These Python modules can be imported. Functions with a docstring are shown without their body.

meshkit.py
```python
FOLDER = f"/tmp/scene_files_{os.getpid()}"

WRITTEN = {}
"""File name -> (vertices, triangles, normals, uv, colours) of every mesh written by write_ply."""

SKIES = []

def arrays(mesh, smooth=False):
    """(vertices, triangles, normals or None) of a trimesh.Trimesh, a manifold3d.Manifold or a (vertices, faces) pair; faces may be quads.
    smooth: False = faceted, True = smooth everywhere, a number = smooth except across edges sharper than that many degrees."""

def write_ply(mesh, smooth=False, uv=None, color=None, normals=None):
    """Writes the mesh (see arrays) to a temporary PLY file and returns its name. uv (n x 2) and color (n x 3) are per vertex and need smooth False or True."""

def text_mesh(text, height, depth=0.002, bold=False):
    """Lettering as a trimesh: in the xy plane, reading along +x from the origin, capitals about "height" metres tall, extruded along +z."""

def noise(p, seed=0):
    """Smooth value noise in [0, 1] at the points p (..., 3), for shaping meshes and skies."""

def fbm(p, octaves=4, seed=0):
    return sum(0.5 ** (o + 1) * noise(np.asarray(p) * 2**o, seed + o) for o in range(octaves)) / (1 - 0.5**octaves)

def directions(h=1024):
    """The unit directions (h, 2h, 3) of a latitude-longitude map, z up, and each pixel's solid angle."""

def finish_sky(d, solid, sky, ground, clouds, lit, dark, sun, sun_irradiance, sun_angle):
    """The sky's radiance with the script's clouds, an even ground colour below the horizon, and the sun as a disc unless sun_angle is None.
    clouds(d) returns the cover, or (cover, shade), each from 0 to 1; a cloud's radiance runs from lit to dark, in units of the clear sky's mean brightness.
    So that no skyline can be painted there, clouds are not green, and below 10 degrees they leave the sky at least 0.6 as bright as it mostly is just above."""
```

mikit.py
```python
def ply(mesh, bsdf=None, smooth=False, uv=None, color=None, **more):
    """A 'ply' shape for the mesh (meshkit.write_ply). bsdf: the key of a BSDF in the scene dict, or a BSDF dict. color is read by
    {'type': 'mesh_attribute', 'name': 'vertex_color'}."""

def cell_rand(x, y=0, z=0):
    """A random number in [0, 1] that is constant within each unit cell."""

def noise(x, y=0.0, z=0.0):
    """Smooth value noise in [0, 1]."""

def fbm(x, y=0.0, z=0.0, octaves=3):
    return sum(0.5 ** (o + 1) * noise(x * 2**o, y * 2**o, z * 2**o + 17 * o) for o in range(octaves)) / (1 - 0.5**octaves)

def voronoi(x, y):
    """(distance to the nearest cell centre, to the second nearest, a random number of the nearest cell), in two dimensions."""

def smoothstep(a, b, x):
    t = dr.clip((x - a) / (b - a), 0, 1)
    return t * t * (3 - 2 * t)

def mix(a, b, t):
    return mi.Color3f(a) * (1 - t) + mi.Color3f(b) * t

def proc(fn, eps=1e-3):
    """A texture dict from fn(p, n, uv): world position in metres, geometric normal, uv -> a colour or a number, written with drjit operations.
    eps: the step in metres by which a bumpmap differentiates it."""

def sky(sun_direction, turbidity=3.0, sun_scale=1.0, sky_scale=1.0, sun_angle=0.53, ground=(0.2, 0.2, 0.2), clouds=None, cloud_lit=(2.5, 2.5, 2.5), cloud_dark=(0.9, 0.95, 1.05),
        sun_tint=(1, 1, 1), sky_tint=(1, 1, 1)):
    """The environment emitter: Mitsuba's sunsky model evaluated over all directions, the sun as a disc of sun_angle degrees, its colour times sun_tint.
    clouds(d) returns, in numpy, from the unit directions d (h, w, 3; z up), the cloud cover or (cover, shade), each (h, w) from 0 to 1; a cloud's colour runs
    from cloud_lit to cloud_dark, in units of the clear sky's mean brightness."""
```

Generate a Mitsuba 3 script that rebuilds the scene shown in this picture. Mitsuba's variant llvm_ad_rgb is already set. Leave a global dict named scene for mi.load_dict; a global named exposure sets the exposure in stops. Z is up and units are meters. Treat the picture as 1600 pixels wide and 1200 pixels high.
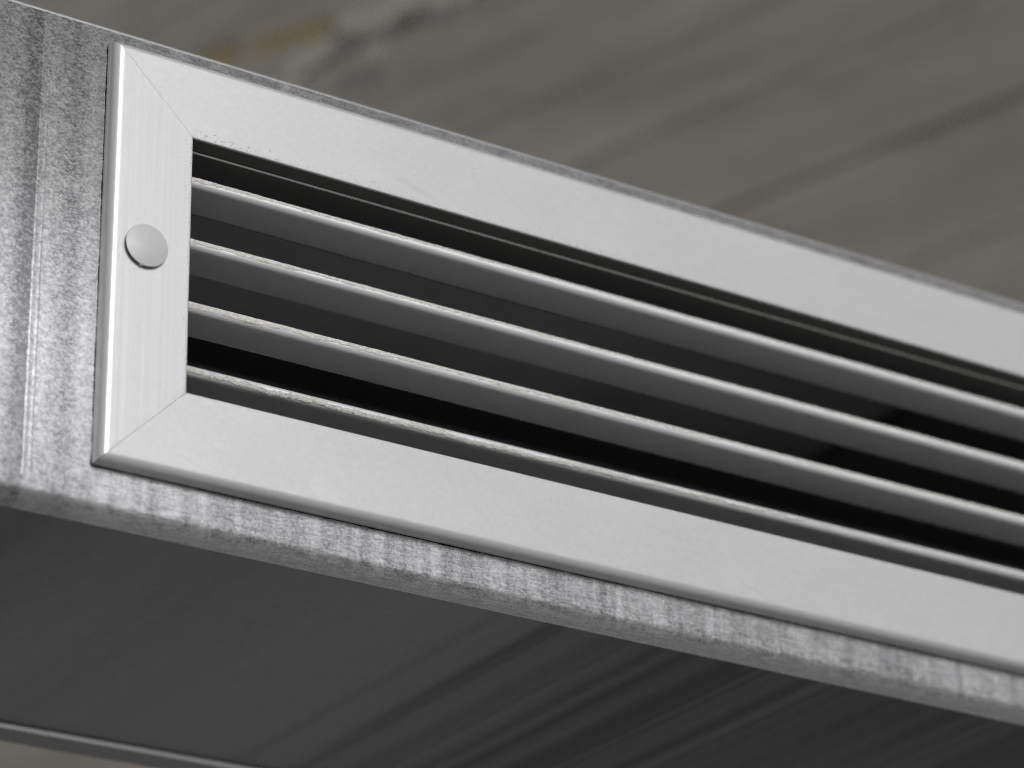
import math, random
import numpy as np
import trimesh
import drjit as dr
import mitsuba as mi
import mikit, meshkit
from mikit import noise, fbm, smoothstep, mix, proc, cell_rand

T = mi.ScalarTransform4f
scene, labels = {"type": "scene"}, {}
rng = np.random.default_rng(7)

# ------------------------------------------------------------------ camera
CAM = np.array([-0.33727374, -0.67016626, -0.34943082])
FWD = np.array([0.49682230, 0.75559103, 0.42690725])
DOWN = np.array([0.21698108, 0.36814153, -0.90409680])
scene["camera"] = dict(type="thinlens", fov=2 * math.degrees(math.atan(800 / 4988.9)), fov_axis="x",
                       to_world=T().look_at(origin=CAM.tolist(), target=(CAM + FWD).tolist(), up=(-DOWN).tolist()),
                       focus_distance=0.852, aperture_radius=0.0060, near_clip=0.01, far_clip=100.0)

# ------------------------------------------------------------------ light
scene["sky"] = mikit.sky((-0.04, -0.90, 0.40), turbidity=3, sun_scale=0.3, sun_angle=22.0, sky_scale=1.0,
                         ground=(0.33, 0.327, 0.32), clouds=lambda d: 1.0, cloud_lit=(0.60, 0.60, 0.61), sun_tint=(0.76, 1.0, 1.64))
exposure = 3.05

# ------------------------------------------------------------------ helpers
MM = 0.001


def add(key, mesh, bsdf, smooth=False, kind=None, label=None):
    k, i = key, 0
    while k in scene:
        i += 1
        k = f"{key}_{i:03d}"
    scene[k] = mikit.ply(mesh, bsdf, smooth=smooth)
    if kind or label:
        labels[k] = {}
        if kind:
            labels[k]["kind"] = kind
        if label:
            labels[k]["label"] = label
    return k


def fix(m):
    trimesh.repair.fix_normals(m)
    return m


def loft(rings):
    """Closed profile rings (k, n, 3) joined one after the other, with fan caps at both ends."""
    rings = np.asarray(rings, float)
    k, n = rings.shape[:2]
    v = rings.reshape(-1, 3)
    f = []
    for a in range(k - 1):
        for j in range(n):
            p, q = a * n + j, a * n + (j + 1) % n
            f += [[p, q, q + n], [p, q + n, p + n]]
    from shapely.geometry import Polygon
    side = trimesh.Trimesh(v, f, process=False)
    ends = []
    for r in (rings[0], rings[-1]):
        # triangulate the end in the two axes along which it extends most
        ext = np.ptp(r, axis=0)
        ax = sorted(np.argsort(ext)[1:])
        pv, pf = trimesh.creation.triangulate_polygon(Polygon(r[:, ax]), engine="earcut")
        d = np.linalg.norm(r[None, :, ax] - pv[:, None], axis=2)
        ends.append(trimesh.Trimesh(r[d.argmin(1)], pf, process=False))
    m = trimesh.util.concatenate([side] + ends)
    m.merge_vertices()
    return fix(m)


def sweep_x(profile, x0, x1, steps=1):
    """A closed profile of (y, z) in metres swept from x0 to x1."""
    pr = np.asarray(profile, float)
    return loft([np.c_[np.full(len(pr), x), pr] for x in np.linspace(x0, x1, steps + 1)])


def box(x0, x1, y0, y1, z0, z1):
    m = trimesh.creation.box((x1 - x0, y1 - y0, z1 - z0))
    m.apply_translation(((x0 + x1) / 2, (y0 + y1) / 2, (z0 + z1) / 2))
    return m


def arc(cx, cy, r, a0, a1, n):
    a = np.radians(np.linspace(a0, a1, n + 1))
    return np.c_[cx + r * np.cos(a), cy + r * np.sin(a)]


# ------------------------------------------------------------------ materials
def bump_at(x, c, w):
    return dr.exp(-dr.square((x - c) / w))


def streak(x):
    """Tone of the roller marks that run round the sheet, a function of the length only."""
    a = noise(x * 38.0 + 3.1)
    b = noise(x * 150.0 + 11.7)
    c = noise(x * 480.0 + 5.3)
    return 0.34 * a + 0.36 * b + 0.30 * c


def ribs(x):
    """Fine upright ribbing left by the rolls: narrow bright and dark lines of uneven spacing."""
    e = noise(x * 1300.0 + 2.2)
    g = noise(x * 420.0 + 9.4)
    lines = bump_at(x, 0.1335, 0.0005) + bump_at(x, 0.1375, 0.0004) + 0.7 * bump_at(x, 0.1420, 0.0004) - 1.1 * bump_at(x, 0.1312, 0.0016) - 0.5 * bump_at(x, 0.1398, 0.0018)
    return (smoothstep(0.25, 0.75, g) - 0.5) * 0.6 + (e - 0.5) * 0.5 + 0.55 * lines


def zinc_tone(p, n, uv):
    x, w = p.x, p.z - p.y
    s = streak(x)
    left = 1 - smoothstep(-0.030, -0.020, x)
    # crinkled fibres: short lying strokes of three sizes
    wob = 0.0006 * noise(x * 700, w * 700)
    f1 = smoothstep(0.2, 0.8, noise(x * 900 + w * 160, (w + wob) * 1900 + x * 260, 1.5))
    f2 = smoothstep(0.2, 0.8, noise(x * 1900 - w * 420, w * 2900 + x * 520, 4.5))
    f3 = smoothstep(0.2, 0.8, noise(x * 330, (w + wob) * 3100, 8.5))
    f4 = smoothstep(0.2, 0.8, noise(x * 3000, w * 1300, 2.5))
    f5 = noise(x * 4200 + w * 700, w * 4200, 6.5)
    fib = left * (0.22 * f1 + 0.48 * f2 + 0.30 * f5) + (1 - left) * (0.30 * f2 + 0.30 * f3 + 0.20 * f4 + 0.20 * f5)
    patch = noise(x * 90, w * 240, 3.3)
    bands = -0.36 * smoothstep(-0.0500, -0.0440, x) * (1 - smoothstep(-0.0424, -0.0420, x)) + 0.10 * bump_at(x, -0.0385, 0.0016) - 0.16 * bump_at(x, -0.0318, 0.0026) + 0.10 * bump_at(x, -0.0270, 0.0016) + 0.06 * bump_at(x, -0.0515, 0.0018)
    bands = bands * (0.55 + 0.75 * noise(w * 28, 7.7))
    t = 0.48 - 0.14 * left + (0.80 - 0.02 * left) * (fib - 0.5) + 0.06 * (patch - 0.5)
    t = t + 0.75 * left * bands + (1 - left) * (0.25 + 0.75 * smoothstep(-0.0375, -0.0325, w)) * (1 - 0.75 * smoothstep(0.06, 0.09, w)) * (0.20 * (s - 0.5) + 0.25 * ribs(x + 0.0003 * noise(w * 900, x * 90)))
    # worn darker band just above the rolled lower edge
    lowr = smoothstep(-0.0290, -0.0325, w) * (1 - smoothstep(-0.036, -0.0385, w)) * (1 - left)
    t = t - 0.17 * lowr * smoothstep(0.40, 0.72, 0.6 * noise(x * 1100, w * 1300, 6.0) + 0.4 * noise(x * 130, w * 200, 2.7))
    t = t + 0.16 * (1 - smoothstep(-0.0385, -0.0350, w)) - 0.07 * (1 - left) * smoothstep(-0.034, -0.028, w)
    t = dr.clip(t, 0, 1)
    return mix((0.15, 0.152, 0.156), (0.80, 0.80, 0.806), t)


def zinc_rough(p, n, uv):
    return 0.38 + 0.14 * noise(p.x * 600, (p.z - p.y) * 900, 2.2)


def zinc_bump(p, n, uv):
    x, w = p.x, p.z - p.y
    return 0.12 * noise(x * 900 + w * 160, w * 1900, 1.5) + 0.12 * noise(x * 1250 - w * 260, w * 1800 + x * 380, 4.5) + 3.0 * noise(x * 30 + 1.0, w * 6, 9.1) - 24.0 * dr.square(w * 37.0)


scene["zinc"] = dict(type="twosided", bsdf=dict(type="bumpmap", scale=0.00006, arbitrary=proc(zinc_bump, eps=2e-4),
                     bsdf=dict(type="principled", base_color=proc(zinc_tone), roughness=proc(zinc_rough), metallic=0.85, specular=0.5)))


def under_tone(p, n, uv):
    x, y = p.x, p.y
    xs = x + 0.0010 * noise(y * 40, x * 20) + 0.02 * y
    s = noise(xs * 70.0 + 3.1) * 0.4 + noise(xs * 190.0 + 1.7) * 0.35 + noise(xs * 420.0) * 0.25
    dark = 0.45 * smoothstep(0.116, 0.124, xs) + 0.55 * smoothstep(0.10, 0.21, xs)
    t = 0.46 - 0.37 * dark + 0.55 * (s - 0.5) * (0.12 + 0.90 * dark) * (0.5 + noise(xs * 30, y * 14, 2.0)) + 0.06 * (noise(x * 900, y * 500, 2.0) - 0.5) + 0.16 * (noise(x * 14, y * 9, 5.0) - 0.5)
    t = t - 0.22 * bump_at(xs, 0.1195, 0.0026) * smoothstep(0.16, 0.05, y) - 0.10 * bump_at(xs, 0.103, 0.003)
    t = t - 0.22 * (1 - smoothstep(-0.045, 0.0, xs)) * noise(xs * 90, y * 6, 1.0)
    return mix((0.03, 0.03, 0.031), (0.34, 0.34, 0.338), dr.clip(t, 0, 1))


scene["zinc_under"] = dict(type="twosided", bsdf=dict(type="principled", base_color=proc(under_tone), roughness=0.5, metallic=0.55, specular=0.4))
scene["zinc_plain"] = dict(type="twosided", bsdf=dict(type="principled", base_color=dict(type="rgb", value=[0.55, 0.55, 0.55]), roughness=0.5, metallic=0.3))
def roof_shade_tone(p, n, uv):  # fading of the light to the right, put into the sheet colour
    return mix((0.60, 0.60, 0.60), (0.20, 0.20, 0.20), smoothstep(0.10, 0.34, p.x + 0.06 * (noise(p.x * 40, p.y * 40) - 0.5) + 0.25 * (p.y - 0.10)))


scene["zinc_shade_fade"] = dict(type="twosided", bsdf=dict(type="principled", base_color=proc(roof_shade_tone), roughness=0.5, metallic=0.3))
scene["zinc_edge"] = dict(type="twosided", bsdf=dict(type="principled", base_color=dict(type="rgb", value=[0.32, 0.32, 0.325]), roughness=0.45, metallic=0.7))
scene["zinc_bright"] = dict(type="twosided", bsdf=dict(type="principled", base_color=dict(type="rgb", value=[0.85, 0.85, 0.85]), roughness=0.30, metallic=0.8))


def alu_tone(p, n, uv):
    g = 0.5 * noise(p.x * 1500, p.y * 1500, p.z * 1500) + 0.5 * noise(p.x * 700, p.y * 700, p.z * 700)
    cloud = noise(p.x * 45, p.y * 45, p.z * 70 + 3)
    smear = smoothstep(0.72, 0.95, noise(p.x * 60 + p.z * 25, p.z * 110, 4.4)) * noise(p.x * 500, p.z * 160, 1.1)
    line = p.x * 0.35 + p.z + 0.002 * noise(p.x * 40, 3.3)
    scr = smoothstep(0.06, 0.0, dr.abs(noise(line * 260, 8.8) - 0.5)) * smoothstep(0.70, 0.80, noise(p.x * 45, p.z * 90, 6.6))
    return mi.Color3f(0.565 + 0.07 * (g - 0.5) + 0.03 * (cloud - 0.5) + 0.05 * smear - 0.035 * scr)


def alu_tone_v(p, n, uv):
    b = 0.5 * noise(p.x * 2600 + p.y * 900, p.z * 14) + 0.5 * noise(p.x * 1200 + 7, p.z * 9, 3.0)
    g = noise(p.x * 1500, p.y * 1500, p.z * 1500)
    return mi.Color3f(0.57 + 0.06 * (b - 0.5) + 0.03 * (g - 0.5))


ALU = dict(roughness=0.37, metallic=0.5, specular=0.5)
scene["aluminium"] = dict(type="twosided", bsdf=dict(type="principled", base_color=proc(alu_tone), **ALU))
scene["aluminium_brushed"] = dict(type="twosided", bsdf=dict(type="principled", base_color=proc(alu_tone_v), **ALU))
scene["aluminium_slat"] = dict(type="twosided", bsdf=dict(type="principled", base_color=dict(type="rgb", value=[0.70, 0.70, 0.705]), roughness=0.5, metallic=0.6))
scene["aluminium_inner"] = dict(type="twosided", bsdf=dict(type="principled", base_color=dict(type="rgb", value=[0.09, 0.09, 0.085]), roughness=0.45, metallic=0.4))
scene["cap_plastic"] = dict(type="principled", base_color=dict(type="rgb", value=[0.43, 0.43, 0.43]), roughness=0.42, specular=0.5)
scene["shade_panel_dark"] = dict(type="twosided", bsdf=dict(type="diffuse", reflectance=dict(type="rgb", value=[0.09, 0.09, 0.09])))
scene["rubber_and_shade"] = dict(type="twosided", bsdf=dict(type="diffuse", reflectance=dict(type="rgb", value=[0.02, 0.02, 0.02])))


def dust_tone(p, n, uv):
    return mix((0.36, 0.355, 0.315), (0.66, 0.655, 0.60), noise(p.x * 2600, p.y * 2600, p.z * 2600))


scene["dust_fluff"] = dict(type="twosided", bsdf=dict(type="diffuse", reflectance=proc(dust_tone)))
scene["bounce_blocker"] = dict(type="twosided", bsdf=dict(type="diffuse", reflectance=dict(type="rgb", value=[0.10, 0.098, 0.09])))
scene["dirt_specks"] = dict(type="twosided", bsdf=dict(type="diffuse", reflectance=dict(type="rgb", value=[0.05, 0.048, 0.045])))

G = np.array([-0.30097097, 0.9536333, 0.0])          # run of the ceiling boards
N = np.array([-G[1], G[0], 0.0])                     # across them


def board_tone(p, n, uv):
    s = p.x * float(N[0]) + p.y * float(N[1])
    t = p.x * float(G[0]) + p.y * float(G[1])
    a = fbm(s * 14, t * 5, 2.0, 4)
    b = noise(s * 60, t * 9, 5.0)
    c = noise(s * 120, t * 60, 1.0)
    col = mix((0.44, 0.415, 0.345), (0.70, 0.665, 0.58), dr.clip(0.55 + 1.1 * (a - 0.5) + 0.5 * (b - 0.5) + 0.25 * (c - 0.5), 0, 1))
    damp = 0.55 * smoothstep(0.62, 0.85, noise(s * 24 + 4, t * 12, 8.0))
    return col * (1 - damp) + mi.Color3f(0.46, 0.455, 0.42) * damp


scene["board_concrete"] = dict(type="twosided", bsdf=dict(type="diffuse", reflectance=proc(board_tone)))
scene["joint_concrete"] = dict(type="twosided", bsdf=dict(type="diffuse", reflectance=dict(type="rgb", value=[0.40, 0.375, 0.29])))
for nm, col in (("stone_pale", (0.72, 0.70, 0.63)), ("stone_ochre", (0.56, 0.47, 0.28)), ("stone_grey", (0.42, 0.42, 0.40))):
    scene[nm] = dict(type="twosided", bsdf=dict(type="diffuse", reflectance=dict(type="rgb", value=list(col))))

# ------------------------------------------------------------------ ceiling of board-marked concrete
ZC = 0.52
KC = (ZC - CAM[2]) / (0.30 - CAM[2])                   # spacing of the boards grows with the height of the ceiling
S0, T0 = float(CAM @ N), float(CAM @ G)


def slab(s0, s1, t0, t1, z0, z1, bevel):
    """A board lying along G with bevelled lower edges."""
    pr = [(s0, z1), (s1, z1), (s1, z0 + bevel), (s1 - bevel, z0), (s0 + bevel, z0), (s0, z0 + bevel)]
    return loft([[N * s + G * t + np.array([0, 0, z]) for s, z in pr] for t in (t0, t1)])


def strut(key, mesh, bsdf, label=None):
    k = add(key, mesh, bsdf)
    labels[k] = {"kind": "structure"}
    return k


strut("ceiling", slab(-1.6, 0.5, -0.35, 2.2, ZC + 0.012, ZC + 0.08, 0.002), "joint_concrete")
joints = [-1.50, -1.36, -1.235, -1.115, -0.985, -0.875, -0.77, -0.665, -0.566, -0.472, -0.398, -0.349, -0.268, -0.205, -0.118, -0.02, 0.09, 0.20, 0.32, 0.44]
joints = [S0 + (s - S0) * KC for s in joints]
rough = joints[12]
for i, (a, b) in enumerate(zip(joints[:-1], joints[1:])):
    ga, gb = 0.0008 + 0.0022 * rng.random() ** 2, 0.0008 + 0.0022 * rng.random() ** 2
    if i == 8:
        gb = 0.004
    if i == 9:
        ga = 0.0035
    if a == rough:
        ga = 0.003
    if b == rough:
        gb = 0.004
    add("ceiling__board", slab(a + ga, b - gb, -0.345, 2.19, ZC + 0.0016 * rng.random(), ZC + 0.0118, 0.0012), "board_concrete")


def chip(c, r, squash, seed):
    m = trimesh.creation.icosphere(1, r)
    v = m.vertices
    v = v * (0.65 + 0.7 * meshkit.noise(v / r * 1.6 + seed * 7.3, seed))[:, None] * np.array([1, 1, squash])
    m.vertices = v + 0.9 * np.outer(v @ G, G)            # the chips lie along the joint
    m.apply_translation(c)
    return m


# stone chips that show in the rough joint: (s, t, radius, material)
chips = [(-0.253, 0.160, .0075, "stone_pale"), (-0.257, 0.197, .0065, "stone_pale"), (-0.262, 0.203, .005, "stone_pale"), (-0.238, 0.226, .0055, "stone_ochre"), (-0.244, 0.203, .0045, "stone_ochre"),
         (-0.246, 0.186, .0050, "stone_ochre"), (-0.262, 0.186, .0050, "stone_grey"), (-0.263, 0.165, .005, "stone_grey"), (-0.272, 0.176, .0035, "stone_pale"), (-0.286, 0.196, .0055, "stone_grey"),
         (-0.252, 0.140, .0070, "stone_pale"), (-0.262, 0.128, .0060, "stone_pale"), (-0.250, 0.110, .0055, "stone_ochre"), (-0.270, 0.143, .005, "stone_grey"), (-0.268, 0.226, .006, "stone_pale"),
         (-0.258, 0.250, .006, "stone_pale"), (-0.274, 0.272, .006, "stone_grey"), (-0.262, 0.300, .007, "stone_pale"), (-0.258, 0.080, .006, "stone_pale"), (-0.270, 0.050, .006, "stone_grey")]
for i, (s, t, r, m) in enumerate(chips):
    s, t, r = S0 + (s - S0) * KC, T0 + (t - T0) * KC, r * KC * 1.2
    add("ceiling__stone_chip", chip(N * s + G * t + np.array([0, 0, ZC + 0.0015]), r, 0.6, i), m, smooth=True)

# ------------------------------------------------------------------ the duct
ZT, ZB, DEP = 0.1048, -0.0373, 0.1660
XL, XR = -0.50, 1.10                                 # the duct runs on past both sides of the picture
A, H, GX = 23.6 * MM, 75 * MM, 0.62                  # grille border, opening height and opening length
tk = 1.0 * MM
R_LIP, R_TOP = 4.2 * MM, 0.9 * MM

# front sheet: flat part with the cut-out
m0, m1 = ZB + R_LIP + 0.6 * MM, ZT - R_TOP - 0.4 * MM
hx0, hx1, hz0, hz1 = -3 * MM, GX + 3 * MM, -3 * MM, H + 3 * MM
front = trimesh.util.concatenate([box(XL, hx0, 0, tk, m0, m1), box(hx1, XR, 0, tk, m0, m1), box(hx0, hx1, 0, tk, m0, hz0), box(hx0, hx1, 0, tk, hz1, m1)])
lip_o = arc(R_LIP, ZB + R_LIP, R_LIP, 180, 270, 12)
lip_i = arc(R_LIP, ZB + R_LIP, R_LIP - tk, 270, 180, 12)
lip = sweep_x(np.r_[[[0, m0]], lip_o, [[R_LIP + 1.2 * MM, ZB]], [[R_LIP + 1.2 * MM, ZB + tk]], lip_i, [[tk, m0]]], XL, XR)
add("ventilation_duct__front_panel", front, "zinc")
add("ventilation_duct__rolled_edge", lip, "zinc", smooth=30)
top_o = arc(R_TOP, ZT - R_TOP, R_TOP, 180, 90, 6)
add("ventilation_duct__top_edge", sweep_x(np.r_[[[0, m1]], top_o, [[2 * MM, ZT]], [[2 * MM, ZT - tk]], [[tk, ZT - tk]], [[tk, m1]]], XL, XR), "zinc_edge", smooth=30)
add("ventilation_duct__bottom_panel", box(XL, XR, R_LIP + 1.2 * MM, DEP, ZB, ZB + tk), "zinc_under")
add("ventilation_duct__top_panel", box(XL, XR, 2 * MM, DEP, ZT - tk, ZT), "zinc_shade_fade")
add("ventilation_duct__back_panel", box(XL, XR, DEP - tk, DEP, ZB + tk, ZT - tk), "zinc_plain")
# dark panels added inside to stand for deep shade, a strip left bare
add("ventilation_duct__shade_panel", trimesh.util.concatenate([box(XL, XR, 0.028, 0.074, ZT - 5 * MM, ZT - 1.1 * MM), box(XL, XR, 0.142, DEP - 1.1 * MM, ZT - 5 * MM, ZT - 1.1 * MM), box(0.315, XR, 0.0742, 0.1418, ZT - 5 * MM, ZT - 1.1 * MM)]), "shade_panel_dark")
# lapped seam along the rear of the underside: its cut edge catches the light
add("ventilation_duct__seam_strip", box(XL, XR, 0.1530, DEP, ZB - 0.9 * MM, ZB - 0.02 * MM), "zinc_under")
hem = np.r_[arc(0.1523, ZB - 0.75 * MM, 0.7 * MM, 90, 270, 10), [[0.1530, ZB - 1.45 * MM], [0.1534, ZB - 1.40 * MM], [0.1536, ZB - 1.2 * MM], [0.1536, ZB - 0.92 * MM], [0.1529, ZB - 0.92 * MM], [0.1529, ZB - 0.05 * MM]]]
add("ventilation_duct__seam_strip__hem", sweep_x(hem, XL, XR), "zinc_bright", smooth=30)


# upright seam bead left of the grille: two fine ridges with a shallow groove between
def bead(xc):
    pr = [(-1.35, 0), (-1.15, .035), (-.95, .055), (-.75, .04), (-.5, .02), (.35, .02), (.6, .04), (.8, .065), (1.0, .04), (1.15, 0)]
    pr = [(xc + x * MM, -y * MM - 2e-6) for x, y in pr] + [(xc + 1.15 * MM, 0.0003), (xc - 1.35 * MM, 0.0003)]
    return loft([[(x + 0.0, y, z) for x, y in pr] for z in (ZB + R_LIP + 0.002, ZT - R_TOP - 0.5 * MM)])


add("ventilation_duct__seam_bead", bead(-0.0409), "zinc", smooth=35)
labels["ventilation_duct"] = {"label": "long rectangular galvanised metal duct under the concrete ceiling, carrying the louvred grille", "category": "duct"}

# ------------------------------------------------------------------ the grille
GR = "louvred_grille"
labels[GR] = {"label": "silver aluminium louvred grille with mitred frame and dusty slats on the duct front", "category": "grille"}
P = 5.0
prof = np.r_[[[0, .22], [0, 1.6], [0.10, 1.75], [0.10, 2.2]], [[0.10, 2.6]], arc(2.4, 2.7, 2.3, 180, 90, 9)[1:], [[2.8, P], [23.0, P], [23.25, P], [23.52, P - .08], [23.6, P - .33], [23.6, P - .8], [23.5, P - .9], [21.5, P - .9], [21.5, 3.6], [1.4, 3.6], [1.4, .22]]] * MM
gap = 0.08 * MM


def rail(side):
    lo, hi = [], []
    for u, v in prof:
        if side in "bt":
            z = -A + u if side == "b" else H + A - u
            lo.append((-A + u + gap, -v, z)); hi.append((GX + A - u - gap, -v, z))
        else:
            x = -A + u if side == "l" else GX + A - u
            lo.append((x, -v - 0.05 * MM, -A + u + gap)); hi.append((x, -v - 0.05 * MM, H + A - u - gap))
    return loft([lo, hi])


add(GR + "__frame_rail", rail("b"), "aluminium", smooth=30)
add(GR + "__frame_rail", rail("t"), "aluminium", smooth=30)
add(GR + "__frame_rail", rail("l"), "aluminium_brushed", smooth=30)
add(GR + "__frame_rail", rail("r"), "aluminium_brushed", smooth=30)

# dark foam gasket squeezed out raggedly round the frame
pts = []
def ragged(p0, p1, nrm, n, amp):
    out = []
    for i in range(n):
        q = np.array(p0) + (np.array(p1) - np.array(p0)) * i / n
        e = amp * ((-0.12 if nrm[0] else 0.06) + 1.25 * float(meshkit.noise(np.array([q[0] * 700, q[1] * 700, 0.5]), 3)) * float(meshkit.noise(np.array([q[0] * 160, q[1] * 160, 0.5]), 5)) ** 0.7)
        out.append(q + np.array(nrm) * e)
    return out
xo, zo0, zo1, xo1 = -A, -A, H + A, GX + A
pts = ragged((xo, zo1), (xo, zo0), (-1, 0), 420, .55 * MM) + ragged((xo, zo0), (xo1, zo0), (0, -1), 1400, .5 * MM) + ragged((xo1, zo0), (xo1, zo1), (1, 0), 60, .5 * MM) + ragged((xo1, zo1), (xo, zo1), (0, 1), 200, .4 * MM)
from shapely.geometry import Polygon
poly = Polygon(pts, [[(xo + .004, zo0 + .004), (xo1 - .004, zo0 + .004), (xo1 - .004, zo1 - .004), (xo + .004, zo1 - .004)]]).buffer(0)
poly = max(getattr(poly, "geoms", [poly]), key=lambda g: g.area)
gk = trimesh.creation.extrude_polygon(poly, 0.19 * MM, engine="earcut")
v = gk.vertices.copy()
gk.vertices = np.c_[v[:, 0], -v[:, 2] - 0.01 * MM, v[:, 1]]
add(GR + "__gasket", fix(gk), "rubber_and_shade")

# collar that carries the slats
ci = 0.45 * MM
cw = 1.4 * MM
y0c, y1c = 1.4 * MM, 26 * MM


yf = -(P - .95) * MM


def wall(zin, zout):
    s = 1 if zout > zin else -1
    zs = zin + s * 0.5 * MM
    return sweep_x([(yf, zs), (y0c, zs), (y0c + .05 * MM, zin + s * .2 * MM), (y0c + .25 * MM, zin), (y1c, zin), (y1c, zout), (yf, zout)], ci, GX - ci)


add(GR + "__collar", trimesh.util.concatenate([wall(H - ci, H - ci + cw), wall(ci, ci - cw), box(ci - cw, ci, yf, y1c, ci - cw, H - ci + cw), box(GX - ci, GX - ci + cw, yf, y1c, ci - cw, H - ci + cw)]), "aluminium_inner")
add(GR + "__collar__ledge", sweep_x(np.r_[arc(y0c - .02 * MM, H - ci + .06 * MM, .30 * MM, 90, 270, 8), [[y0c + .2 * MM, H - ci - .24 * MM], [y0c + .2 * MM, H - ci + .36 * MM]]], ci, GX - ci), "zinc_bright", smooth=30)

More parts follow.
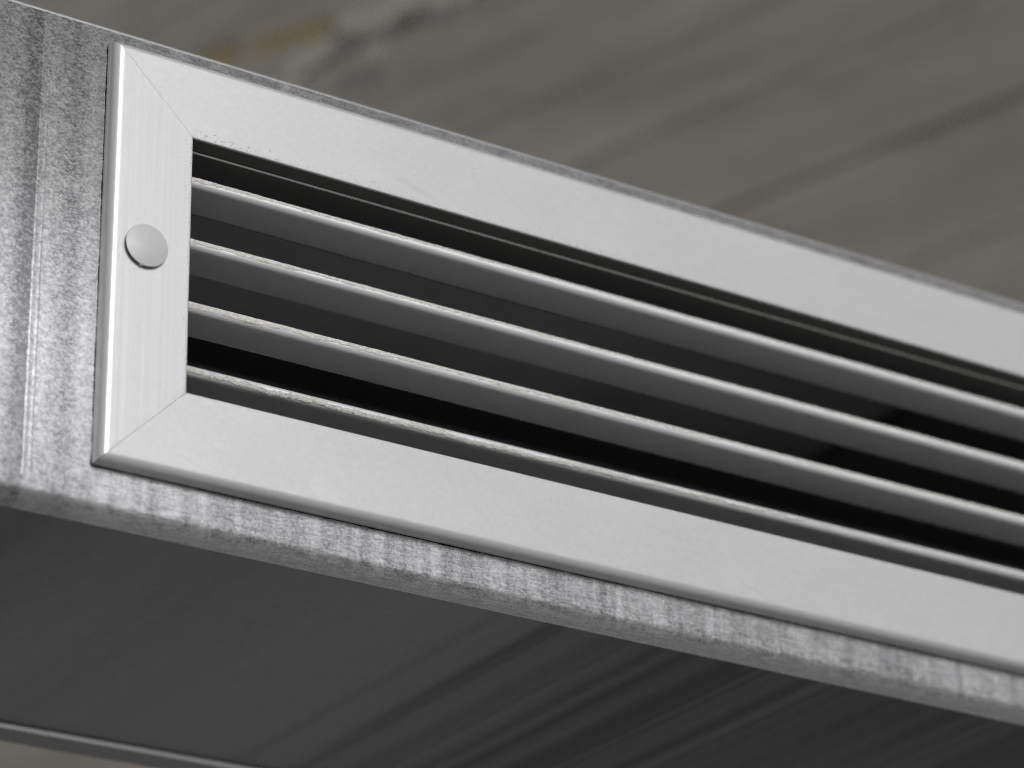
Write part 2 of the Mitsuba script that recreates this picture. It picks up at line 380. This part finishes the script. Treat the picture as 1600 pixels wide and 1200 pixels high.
# slats: bull nose, neck, thin blade
SL = [65.2, 46.6, 28.0, 9.4]
nose = arc(1.65, 0, 1.65, 40, 320, 22) * np.array([1, 1])
sp = np.r_[[[15.5, .75], [4.2, .75], [3.6, .78]], nose[:], [[3.1, -.74], [3.4, -.56], [3.8, -.54], [5.4, -.74], [6.2, -.75], [15.3, -.75], [15.8, -.5], [15.9, 0], [15.8, .5]]]
DUST = [(80, 205, 0.20), (80, 210, 0.19), (80, 222, 0.18), (128, 252, 0.34)]    # from, to (degrees round the nose) and height (mm)
for i, zc in enumerate(SL):
    k = add(GR + "__slat", sweep_x(np.c_[sp[:, 0] * MM, (sp[:, 1] + zc) * MM], ci, GX - ci), "aluminium_slat", smooth=32)
    add(k + "__bounce_blocker", box(ci, GX - ci, 3.8 * MM, 15.4 * MM, zc * MM + .755 * MM, zc * MM + .86 * MM), "bounce_blocker")  # unseen dark slip added to cut light bouncing off the blade top
    a0, a1, hgt = DUST[i]
    nx, na = 1700, 26
    xs = np.linspace(ci, 0.34, nx)
    an = np.linspace(a0, a1, na)
    X, AN = np.meshgrid(xs, an, indexing="ij")
    q = np.stack([X * 3000, AN * 0.085, np.full_like(X, i * 31.0)], -1)
    q2 = np.stack([X * 900, AN * 0.03, np.full_like(X, i * 17.0)], -1)
    q3 = np.stack([X * 60, AN * 0.0, np.full_like(X, i * 5.0)], -1)
    t = (AN - a0) / (a1 - a0)
    edge = [14, 14, 18, 26][i] * (meshkit.noise(np.stack([X * 150, 0 * X, 0 * X + i], -1), 2) - .5) + [10, 10, 13, 18][i] * (meshkit.noise(np.stack([X * 1200, 0 * X, 0 * X + i], -1), 4) - .5)
    if i == 3:
        lo = 170 + edge - 15 * np.clip((0.012 - X) / 0.012, 0, 1)
        hi = 226 - 12 * np.clip((0.02 - X) / 0.02, 0, 1) - 40 * np.clip((X - 0.10) / 0.12, 0, 1) + 0.8 * edge
    else:
        lo = 84 + 0 * X
        hi = [178, 184, 197][i] + 12 * np.exp(-X / 0.02) - [26, 18, 22][i] * np.clip((X - 0.03) / 0.14, 0, 1) + edge
    cover = np.clip((hi - AN) / 7, 0, 1) * np.clip((AN - lo) / 7, 0, 1)
    hh = hgt * (0.15 + 0.95 * meshkit.fbm(q, 3, 3 + i) * (0.5 + 0.9 * meshkit.noise(q2, 6)) * (0.6 + 0.7 * meshkit.noise(q3, 8))) * cover - 0.04 * (1 - cover)
    rr = 1.65 + hh
    V = np.stack([X, (1.65 + rr * np.cos(np.radians(AN))) * MM, (zc + rr * np.sin(np.radians(AN))) * MM], -1).reshape(-1, 3)
    idx = np.arange(nx * na).reshape(nx, na)
    F = np.c_[idx[:-1, :-1].ravel(), idx[1:, :-1].ravel(), idx[1:, 1:].ravel(), idx[:-1, 1:].ravel()]
    V0, F0, _ = meshkit.arrays((V, F))
    # loose grains that stand up from it
    ng = 5200 if i == 3 else 3600
    gx = ci + (0.30 - ci) * rng.random(ng) ** 1.5
    j = np.clip(((gx - ci) / (0.34 - ci) * (nx - 1)).astype(int), 0, nx - 1)
    aa = rng.integers(0, na, ng)
    ok = cover[j, aa] > (0.05 if i == 3 else 0.3)
    cen = V.reshape(nx, na, 3)[j, aa][ok]
    oct_v = np.array([[1, 0, 0], [-1, 0, 0], [0, 1, 0], [0, -1, 0], [0, 0, 1], [0, 0, -1.0]])
    oct_f = np.array([[0, 2, 4], [2, 1, 4], [1, 3, 4], [3, 0, 4], [2, 0, 5], [1, 2, 5], [3, 1, 5], [0, 3, 5]])
    sz = (0.035 + (0.15 if i == 3 else 0.10) * rng.random(len(cen)) ** 3) * MM
    gv = cen[:, None] + oct_v[None] * sz[:, None, None] * (0.5 + rng.random((len(cen), 6, 1)))
    gf = oct_f[None] + (np.arange(len(cen)) * 6)[:, None, None]
    m = trimesh.Trimesh(np.r_[V0, gv.reshape(-1, 3)], np.r_[F0, gf.reshape(-1, 3) + len(V0)], process=False)
    add(k + "__dust", m, "dust_fluff", smooth=False, kind="stuff")

# screw cap on the left rail
C = np.array([-0.0130, -(P + .05) * MM, 0.0386])
Rc = 6.1
cap_prof = [(0, .90), (4.9, .90), (5.85, .93), (Rc - .06, .97), (Rc, 1.05), (Rc - .06, 1.16), (5.7, 1.27), (4.9, 1.46), (4.0, 1.63), (3.0, 1.77), (2.0, 1.86), (1.0, 1.92), (0, 1.94)]
cap = trimesh.creation.revolve(np.array(cap_prof) * MM, sections=72)
cap.apply_transform(trimesh.transformations.rotation_matrix(math.pi / 2, [1, 0, 0]))
cap.apply_translation(C)
ck = add(GR + "__screw_cap", fix(cap), "cap_plastic", smooth=40)
gap_disc = trimesh.creation.cylinder(5.55 * MM, 0.89 * MM, sections=64)
gap_disc.apply_transform(trimesh.transformations.rotation_matrix(math.pi / 2, [1, 0, 0]))
gap_disc.apply_translation(C + np.array([0, -0.445 * MM, 0]))
add(ck + "__shade_disc", gap_disc, "rubber_and_shade")  # black disc added to stand for the shadow in the gap under the cap
nib = box(-.22 * MM, .22 * MM, -1.0 * MM, 0.02 * MM, -.45 * MM, .45 * MM)
nib.apply_translation(C + np.array([-1.5 * MM, -0.0, -5.75 * MM]))
add(ck + "__nib", nib, "cap_plastic")

# dark specks of dirt along the inner edges of the frame
sv, sf, cnt = [], [], 0
def speck(x, z, r):
    global cnt
    m = trimesh.creation.icosphere(0, r)
    sv.append(m.vertices * (0.5 + rng.random((12, 1))) * np.array([1, .5, 1]) + np.array([x, -(P + .01) * MM, z])); sf.append(m.faces + cnt * 12); cnt += 1
for _ in range(330):
    x = rng.random() ** 1.6 * 0.16
    speck(x, H + 0.0005 + abs(rng.normal()) * 0.0011, (0.05 + 0.12 * rng.random() ** 3) * MM)
for _ in range(240):
    speck(-0.0005 - abs(rng.normal()) * 0.0008, rng.random() * H, (0.05 + 0.10 * rng.random() ** 3) * MM)
for _ in range(60):
    speck(rng.random() * 0.2, -0.0005 - abs(rng.normal()) * 0.003, (0.02 + 0.05 * rng.random() ** 3) * MM)
for _ in range(40):
    speck(rng.random() * 0.25, H + rng.random() * 0.021, (0.02 + 0.04 * rng.random() ** 2) * MM)
add(GR + "__dirt", trimesh.Trimesh(np.vstack(sv), np.vstack(sf), process=False), "dirt_specks", kind="stuff")
